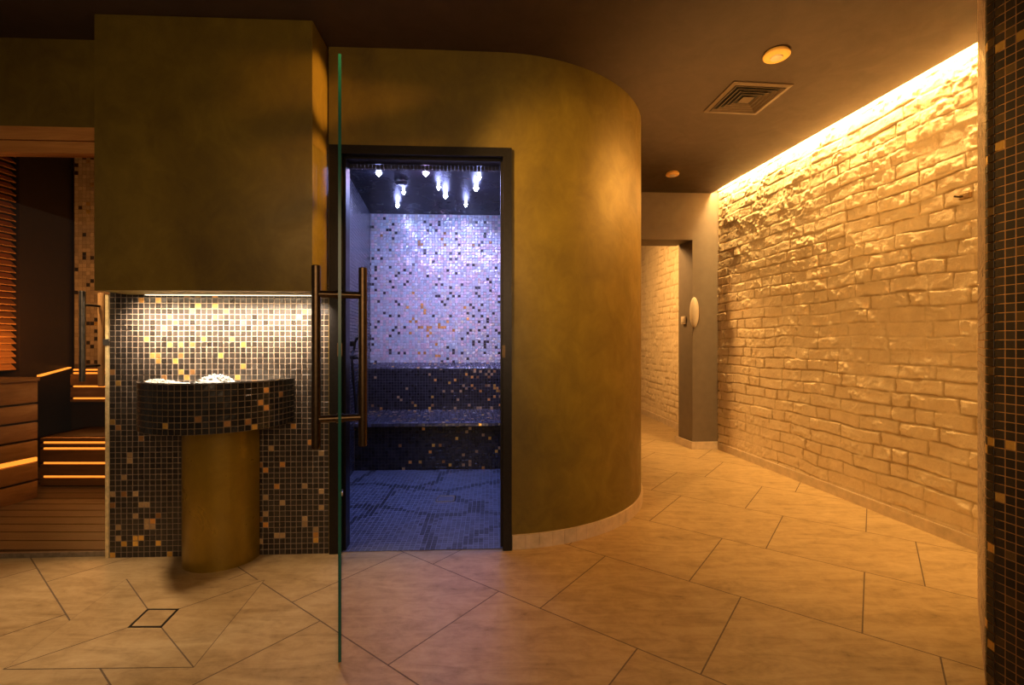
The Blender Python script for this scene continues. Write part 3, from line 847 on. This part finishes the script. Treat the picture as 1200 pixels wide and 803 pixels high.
bm = bmesh.new(); prism(bm, [(-2.06, 2.43), (-1.98, 2.43), (-1.98, 4.5), (-2.06, 4.5)], 0, 2.95)
struct(obj('wall_sauna_right', bm, M['wood_dark']))
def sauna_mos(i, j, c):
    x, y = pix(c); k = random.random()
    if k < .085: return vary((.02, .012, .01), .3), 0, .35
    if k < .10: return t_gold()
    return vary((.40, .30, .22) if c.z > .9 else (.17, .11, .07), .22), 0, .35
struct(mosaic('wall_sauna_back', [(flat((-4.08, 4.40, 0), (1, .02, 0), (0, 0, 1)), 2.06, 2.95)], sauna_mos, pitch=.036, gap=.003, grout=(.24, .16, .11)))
# duckboard floor
bm = bmesh.new()
for k in range(17):
    y = 2.44 + k * .115
    prism(bm, [(-4.2, y), (-2.06, y), (-2.06, y + .104), (-4.2, y + .104)], .006, .03)
struct(obj('floor_sauna', bm, wood('duckboard_wood', (.13, .08, .045), (.24, .155, .09), 0)))
# slatted bench along the left, face towards the right
lb = thing('sauna_bench', 'tall slatted wooden sauna bench on the left with a glowing strip in its face', 'bench', 'sauna benches', (-3.5, 3.0, 0))
bx = lambda y: -3.275 - .0 * y - .20 * (3.26 - y) * .9
bm = bmesh.new()
ys0, ys1 = 2.62, 3.26
slz = [(.03, .145), (.16, .275), (.315, .425), (.44, .55), (.565, .675), (.69, .835)]
for z0, z1 in slz:
    bm = bmesh.new(); prism(bm, [(bx(ys0), ys0), (bx(ys1), ys1), (bx(ys1) - .024, ys1), (bx(ys0) - .024, ys0)], z0, z1); bevel(bm, .003)
    local(obj('face_board', bm, M['wood_y'], lb, 40))
bm = bmesh.new(); prism(bm, [(bx(ys0) - .004, ys0), (bx(ys1) - .004, ys1), (bx(ys1) - .02, ys1), (bx(ys0) - .02, ys0)], .281, .309)
local(obj('light_strip', bm, M['sauna_led'], lb))
bm = bmesh.new(); prism(bm, [(bx(ys0) - .03, ys0), (bx(ys1) - .03, ys1 - .01), (-4.0, ys1 - .01), (-4.18, ys0)], .03, .832)
local(obj('core', bm, M['wood_dark'], lb))
for k in range(7):
    x1 = -3.262 - k * .105
    bm = bmesh.new(); prism(bm, [(x1 + bx(ys0) + 3.275, ys0), (x1, ys1 + .004), (x1 - .096, ys1 + .004), (x1 - .096 + bx(ys0) + 3.275, ys0)], .836, .862); bevel(bm, .003)
    local(obj('seat_board', bm, M['wood_y'], lb, 40))
# lower step bench along the back with glowing joints
bb = thing('sauna_step', 'low wooden step bench at the sauna back with four glowing strips', 'bench', 'sauna benches', (-2.7, 3.6, 0))
zs = []
for i, (yp, nm) in enumerate(((519, 0), (526, 0), (543, 0), (559, 0))): zs.append(CAMZ - (yp - 401.5) * 3.5 / F)
lev = [.03] + sorted(zs) + [.40]
for a, b in zip(lev, lev[1:]):
    if b - a < .05: a2, b2 = a + .009, b - .009
    else: a2, b2 = a + .009, b - .009
    bm = bmesh.new(); prism(bm, [(-3.50, 3.5), (-2.07, 3.5), (-2.07, 3.55), (-3.50, 3.55)], a2, b2)
    local(obj('face_board', bm, M['wood_x'], bb))
for z in zs:
    bm = bmesh.new(); prism(bm, [(-3.48, 3.506), (-2.08, 3.506), (-2.08, 3.52), (-3.48, 3.52)], z - .006, z + .006)
    local(obj('light_strip', bm, M['sauna_led'], bb))
bm = bmesh.new(); prism(bm, [(-3.50, 3.552), (-2.07, 3.552), (-2.07, 3.95), (-3.50, 3.95)], .03, .396); local(obj('core', bm, M['wood_dark'], bb))
# upper bench on the back wall
ub = thing('sauna_upper_bench', 'upper wooden bench at the sauna back wall with thin glowing strips', 'bench', 'sauna benches', (-3, 4.2, .6))
zz = [CAMZ - (yp - 401.5) * 4.05 / F for yp in (433.5, 437.5, 453, 467)]
bm = bmesh.new(); prism(bm, [(-3.80, 4.07), (-2.07, 4.07), (-2.07, 4.395), (-3.80, 4.395)], .03, .86); local(obj('core', bm, M['wood_dark'], ub))
for z in zz:
    bm = bmesh.new(); prism(bm, [(-3.77, 4.055), (-2.08, 4.055), (-2.08, 4.069), (-3.77, 4.069)], z - .006, z + .006); local(obj('light_strip', bm, M['sauna_led'], ub))
lv = sorted(zz)
for a, b in ((.582, lv[0]), (lv[0], lv[1]), (lv[1], lv[2])):
    bm = bmesh.new(); prism(bm, [(-3.79, 4.05), (-2.07, 4.05), (-2.07, 4.069), (-3.79, 4.069)], a + .008, b - .008); local(obj('face_board', bm, M['wood_x'], ub))
# glowing diagonal edge along the dark wall
ed = bmesh.new(); prism(ed, [(-3.275, 3.285), (-3.295, 3.272), (-4.085, 4.34), (-4.065, 4.353)], .863, .874)
tag(obj('light_rail', ed, M['sauna_led']), 'glowing orange rail along the dark sauna wall above the benches', 'light strip')
# louvre screen on the left wall
ls = thing('louvre_screen', 'reddish slatted wooden screen on the sauna left wall above the bench', 'slatted screen', loc=(-3.95, 3.4, .87))
q0 = Vector((-4.125, 2.9, 0)); q1 = Vector((-4.062, 3.825, 0)); qd = (q1 - q0).normalized(); qn = Vector((qd.y, -qd.x, 0))
z = .88; k = 0
while z < 2.86:
    bm = bmesh.new()
    a = q0 + qn * .0; b = q1 + qn * .0
    vs = [a + qn * .045 + Vector((0, 0, z)), b + qn * .045 + Vector((0, 0, z)), b + Vector((0, 0, z + .040)), a + Vector((0, 0, z + .040))]
    vt = [v + Vector((0, 0, .009)) for v in vs]
    A_ = [bm.verts.new(v) for v in vs]; B_ = [bm.verts.new(v) for v in vt]
    bm.faces.new(A_[::-1]); bm.faces.new(B_)
    for i in range(4): bm.faces.new((A_[i], A_[(i + 1) % 4], B_[(i + 1) % 4], B_[i]))
    local(obj('slat', bm, wood('louvre_wood', (.42, .16, .04), (.62, .27, .08), 1) if k == 0 else bpy.data.materials['louvre_wood'], ls)); k += 1
    z += .052
bm = bmesh.new(); prism(bm, [(q0 - qn * .004).xy, (q1 - qn * .004).xy, (-4.215, q1.y), (-4.215, q0.y)], .87, 2.92)
local(obj('backing', bm, M['wood_dark'], ls))
# smoky glass front with pull handle
d2 = bpy.data.objects.new('door_2', None); C.objects.link(d2); struct(d2); d2['label'] = 'smoky glass sauna front with a bar handle'
bm = bmesh.new(); wbox(bm, -4.6, -2.068, -.034, -.026, .026, 2.07)
obj('glass_leaf', bm, M['sauna_glass'], d2)
bm = bmesh.new(); wbox(bm, -2.073, -2.058, -.03, .003, .0, 1.343)
obj('edge_trim', bm, plain('pale_edge', (.78, .62, .32), .35), d2)
bm = bmesh.new(); wbox(bm, -4.6, -2.06, -.04, -.02, .0, .026)
obj('bottom_rail', bm, plain('rail_metal', (.30, .25, .19), .4, .4), d2)
hh = bpy.data.objects.new('pull_handle', None); C.objects.link(hh); hh.parent = d2
uh = -2.150
p = W(uh, .045); bm = bmesh.new(); tube(bm, [(p.x, p.y, .905), (p.x, p.y, .907), (p.x, p.y, 1.355), (p.x, p.y, 1.357)], [.011, .013, .013, .011], 18)
o = obj('outer_bar', bm, plain('dark_bar', (.11, .10, .09), .3, .8), hh, 40)
p2 = W(uh - .004, -.075); bm = bmesh.new(); tube(bm, [(p2.x, p2.y, .87), (p2.x, p2.y, .873), (p2.x, p2.y, 1.357), (p2.x, p2.y, 1.36)], [.012, .0145, .0145, .012], 18)
o = obj('inner_bar', bm, M['wood_pale'], hh, 40); o['label'] = 'pale wooden inner bar'
bm = bmesh.new(); wbox(bm, -2.082, -2.056, -.036, .006, 1.085, 1.118); obj('latch', bm, M['steel'], d2)
for zq in (1.29, .98):
    bm = bmesh.new(); tube(bm, [W(uh, .045, zq), W(uh - .003, -.075, zq)], .006, 10); obj('standoff', bm, M['black_metal'], hh, 40)

# ------------------------------------------------------------------ RIGHT PIER (black mosaic, rounded corner)
pp = []
pn = lambda y: 1.497 - .134 * (y - 1.46)
for y in np.linspace(.2, 1.46, 6): pp.append((pn(y), y))
# rounded corner turning away to the back right
c0 = (pn(1.46), 1.46); h0 = math.atan2(.991, -.134); h1 = math.radians(46.6); rr = .06
ang = h0; x, y = c0; steps = 10; dA = (h1 - h0) / steps; ds = abs(rr * dA)
for k in range(steps):
    ang += dA; x += math.cos(ang) * ds; y += math.sin(ang) * ds; pp.append((x, y))
xe, ye = 1.975, 2.0
# grazing back face
pp.append((xe, ye)); pp.append((2.55, 2.08))
fpier = along(pp, 0, True)
Lstr = sum(math.dist(a, b) for a, b in zip(pp[:6 + steps], pp[1:6 + steps]))
def pierfn(i, j, c):
    if i * .0277 > Lstr - .012:
        if random.random() < .10: return vary((.06, .035, .02), .3), 0, .3
        return vary((.50, .36, .26), .2), 0, .45
    k = random.random()
    if k < .045: return vary((.62, .36, .08), .3), .4, .4
    if k < .085: return vary((.13, .08, .03), .3), .4, .4
    return vary((.030, .018, .008), .4), 0, .5
pier = mosaic('wall_pier', [(fpier, fpier.length, CEIL)], pierfn, pitch=.0277, grout=(.42, .21, .065), gap=.0026, jit=.0002, gseg=1 if False else 2)
struct(pier)
bm = bmesh.new()
core = [((p[0]) + .02, p[1] - .004) for p in pp]
prism(bm, core + [(2.9, 2.06), (2.9, .2)], 0, CEIL)
struct(obj('wall_pier_core', bm, M['dark']))

# ------------------------------------------------------------------ CEILING fittings
vt = thing('ceiling_vent', 'square dark louvred air vent in the ceiling by the brick wall', 'ceiling vent', loc=(1.474, 2.975, CEIL))
rz = Matrix.Rotation(math.radians(5), 3, 'Z')
def sqring(bm, r0, r1, z0, z1, th=.003):
    """square ring, from half-size r0 at z0 to r1 at z1"""
    cs = []
    for r, z in ((r0, z0), (r1, z1), (r1, z1 + th), (r0, z0 + th)):
        cs.append([bm.verts.new(Vector((1.474, 2.975, CEIL)) + rz @ Vector((sx * r, sy * r, z))) for sx, sy in ((-1, -1), (1, -1), (1, 1), (-1, 1))])
    for a in range(4):
        q, w = cs[a], cs[(a + 1) % 4]
        for k in range(4): bm.faces.new((q[k], q[(k + 1) % 4], w[(k + 1) % 4], w[k]))
bm = bmesh.new(); sqring(bm, .186, .160, -.008, -.012, .006); local(obj('frame', bm, M['vent_metal'], vt))
for r in (.152, .124, .096, .068):
    bm = bmesh.new(); sqring(bm, r, r - .010, -.014, -.004, .0015); sqring(bm, r, r - .004, -.0145, -.0145, .002); local(obj('louvre', bm, M['vent_metal'], vt))
bm = bmesh.new(); box(bm, Vector((1.474, 2.975, CEIL - .010)), (.072, .072, .004), rz); local(obj('centre_plate', bm, M['vent_metal'], vt))
bm = bmesh.new(); box(bm, Vector((1.474, 2.975, CEIL - .0008)), (.33, .33, .001), rz); local(obj('backing', bm, M['dark'], vt))
for (px, py, r, lbl) in ((910, 66, .066, 'round cream ceiling detector in front of the square vent'), (788, 205, .058, 'small round ceiling detector near the far doorway')):
    Y = (CEIL - CAMZ - .02) * F / (401.5 - py); X = (px - 600) * Y / F
    t_ = thing('ceiling_detector', lbl, 'detector', 'ceiling detectors', (X, Y, CEIL))
    bm = bmesh.new(); lathe(bm, [(r * .86, 0), (r, -.012), (r, -.020), (r * .9, -.026), (r * .5, -.027)], (X, Y, CEIL), 36); local(obj('housing', bm, M['gold_plastic'], t_, 35))
    bm = bmesh.new(); lathe(bm, [(r * .48, -.026), (r * .44, -.032), (r * .30, -.035), (r * .1, -.036)], (X, Y, CEIL), 28); local(obj('sensor', bm, M['beige_plastic'], t_, 35))

# ------------------------------------------------------------------ LIGHTS
def area(name, loc, target, sx, sy, e, col, spread=PI):
    L = bpy.data.lights.new(name, 'AREA'); L.shape = 'RECTANGLE'; L.size = sx; L.size_y = sy; L.energy = e; L.color = col; L.spread = spread
    o = bpy.data.objects.new(name, L); C.objects.link(o); o.location = loc
    d = (Vector(target) - Vector(loc)).normalized()
    o.rotation_euler = d.to_track_quat('-Z', 'Y').to_euler(); return o
def spot(name, loc, target, e, col, size=70, blend=.6, soft=.05):
    L = bpy.data.lights.new(name, 'SPOT'); L.energy = e; L.color = col; L.spot_size = math.radians(size); L.spot_blend = blend; L.shadow_soft_size = soft
    o = bpy.data.objects.new(name, L); C.objects.link(o); o.location = loc
    o.rotation_euler = (Vector(target) - Vector(loc)).normalized().to_track_quat('-Z', 'Y').to_euler(); return o

WARM = (1, .60, .21)
# cove: line lamp lying in the gap above the brick wall
ym = 3.2; L = area('cove_lamp', (RW(ym) - .045, ym, 2.72), (RW(ym) - .035, ym, 0),   .05, 3.3, 72, WARM)
L.rotation_euler = (0, math.radians(-3), math.atan2(.1345, 1))
# niche under the hood
L = area('niche_lamp', W((UH0 + UH1) / 2, .05, 1.335), W((UH0 + UH1) / 2, .03, 0), .9, .02, 1.2, (1, .76, .48)); L.rotation_euler = (0, 0, AW)
for du in (-1.68, -1.24):
    spot('niche_spot', W(du, .15, 1.33), W(du + (-.04 if du < -1.4 else .04), 0, 1.05), 5, (1, .78, .52), 90, .8, .03)
area('niche_wall_lamp', W((UH0 + UH1) / 2, .185, 1.33), W((UH0 + UH1) / 2, 0, 1.16), .92, .03, 7.0, (1, .78, .58), 1.25)
spot('inner_bar_fill', (-2.32, 1.9, 2.6), (-2.15, 2.47, 1.14), 130, (1, .68, .36), 13, .7, .02)  # unseen spot added to brighten the wooden inner bar
spot('ice_spot', W(-1.43, .19, 1.335), (-1.425, 2.22, .9), 9, (1, .85, .65), 60, .7, .02)
spot('niche_floor_spot', W(-1.9, .195, 1.335), W(-1.95, .55, 0), 30, (1, .70, .44), 62, .8, .03)
spot('niche_floor_spot', W(-1.04, .195, 1.335), W(-.95, .52, 0), 16, (1, .70, .44), 62, .8, .03)
# steam room wash
area('steam_wash', (-.5, 3.75, 2.35), (-.55, 4.95, 1.2), 1.4, .3, 6.5, (.52, .46, 1), 1.5)
area('steam_ceiling_glow', (-.5, 3.4, 2.40), (-.5, 3.4, 0), 1.2, 1.0, 3.4, (.20, .30, 1), 1.3)
# sauna
area('sauna_lamp', (-3.0, 3.75, .70), (-3.0, 3.0, 0), 1.0, .05, 1.6, (1, .45, .12))
area('sauna_louvre_lamp', (-3.7, 3.3, 1.0), (-4.0, 3.5, 1.6), .5, .1, 9, (1, .48, .12))
area('sauna_bench_lamp', (-2.4, 3.1, 1.9), (-3.3, 3.0, .4), .4, .4, 4.5, (1, .58, .2))
# hall beyond the doorway
area('hall_lamp', (.85, 5.6, 2.5), (1.9, 5.6, .8), .3, 1.0, 60, (1, .54, .18))
# corridor and foreground lights, with added unseen fills
spot('corridor_spot', (1.35, 3.6, 2.6), (1.3, 3.5, 0), 7, (1, .54, .15), 110, .7)
spot('curve_fill', (1.85, 2.9, 2.5), (.6, 3.0, 1.6), 80, (1, .42, .06), 85, .95, .30)  # added, stands in for warm bounce onto the curved wall
for tz in (1.55, 1.95, 2.35): spot('hood_side_fill', (.75, 2.365, 2.5), (-.96, 2.355, tz), 150, (1, .46, .09), 13, .7, .02)  # unseen narrow spots added to warm the side face of the hood
spot('wall_wash', (-.9, 1.15, 2.5), (2.35, 3.3, .9), 150, (1, .55, .16), 62, .6, .06)
spot('foreground_fill', (.25, .3, 2.6), (.25, .8, 0), 22, (1, .54, .26), 84, .9, .3)  # unseen fill added for the foreground floor
area('room_fill', (.3, -1.2, 1.7), (.2, 3, 1.1), 3, 1.2, 10, (1, .64, .34), 1.9)

spot('ceiling_fill', (1.5, 3.0, .25), (1.6, 2.9, 2.64), 190, (1, .52, .14), 66, 1.0, .15)  # no such fitting: added from below to brighten the ceiling

w = bpy.data.worlds.new('World'); bpy.context.scene.world = w; w.use_nodes = True
bg = w.node_tree.nodes['Background']; bg.inputs['Color'].default_value = (.9, .60, .38, 1); bg.inputs['Strength'].default_value = .06

cam = bpy.data.cameras.new('camera'); co = bpy.data.objects.new('camera', cam); C.objects.link(co)
cam.sensor_width = 36; cam.lens = F / 1200 * 36; cam.clip_start = .02
co.location = (0, 0, CAMZ); co.rotation_euler = (PI / 2, 0, 0)
bpy.context.scene.camera = co
vs = bpy.context.scene.view_settings
vs.view_transform = 'Standard'
vs.exposure = 0.8
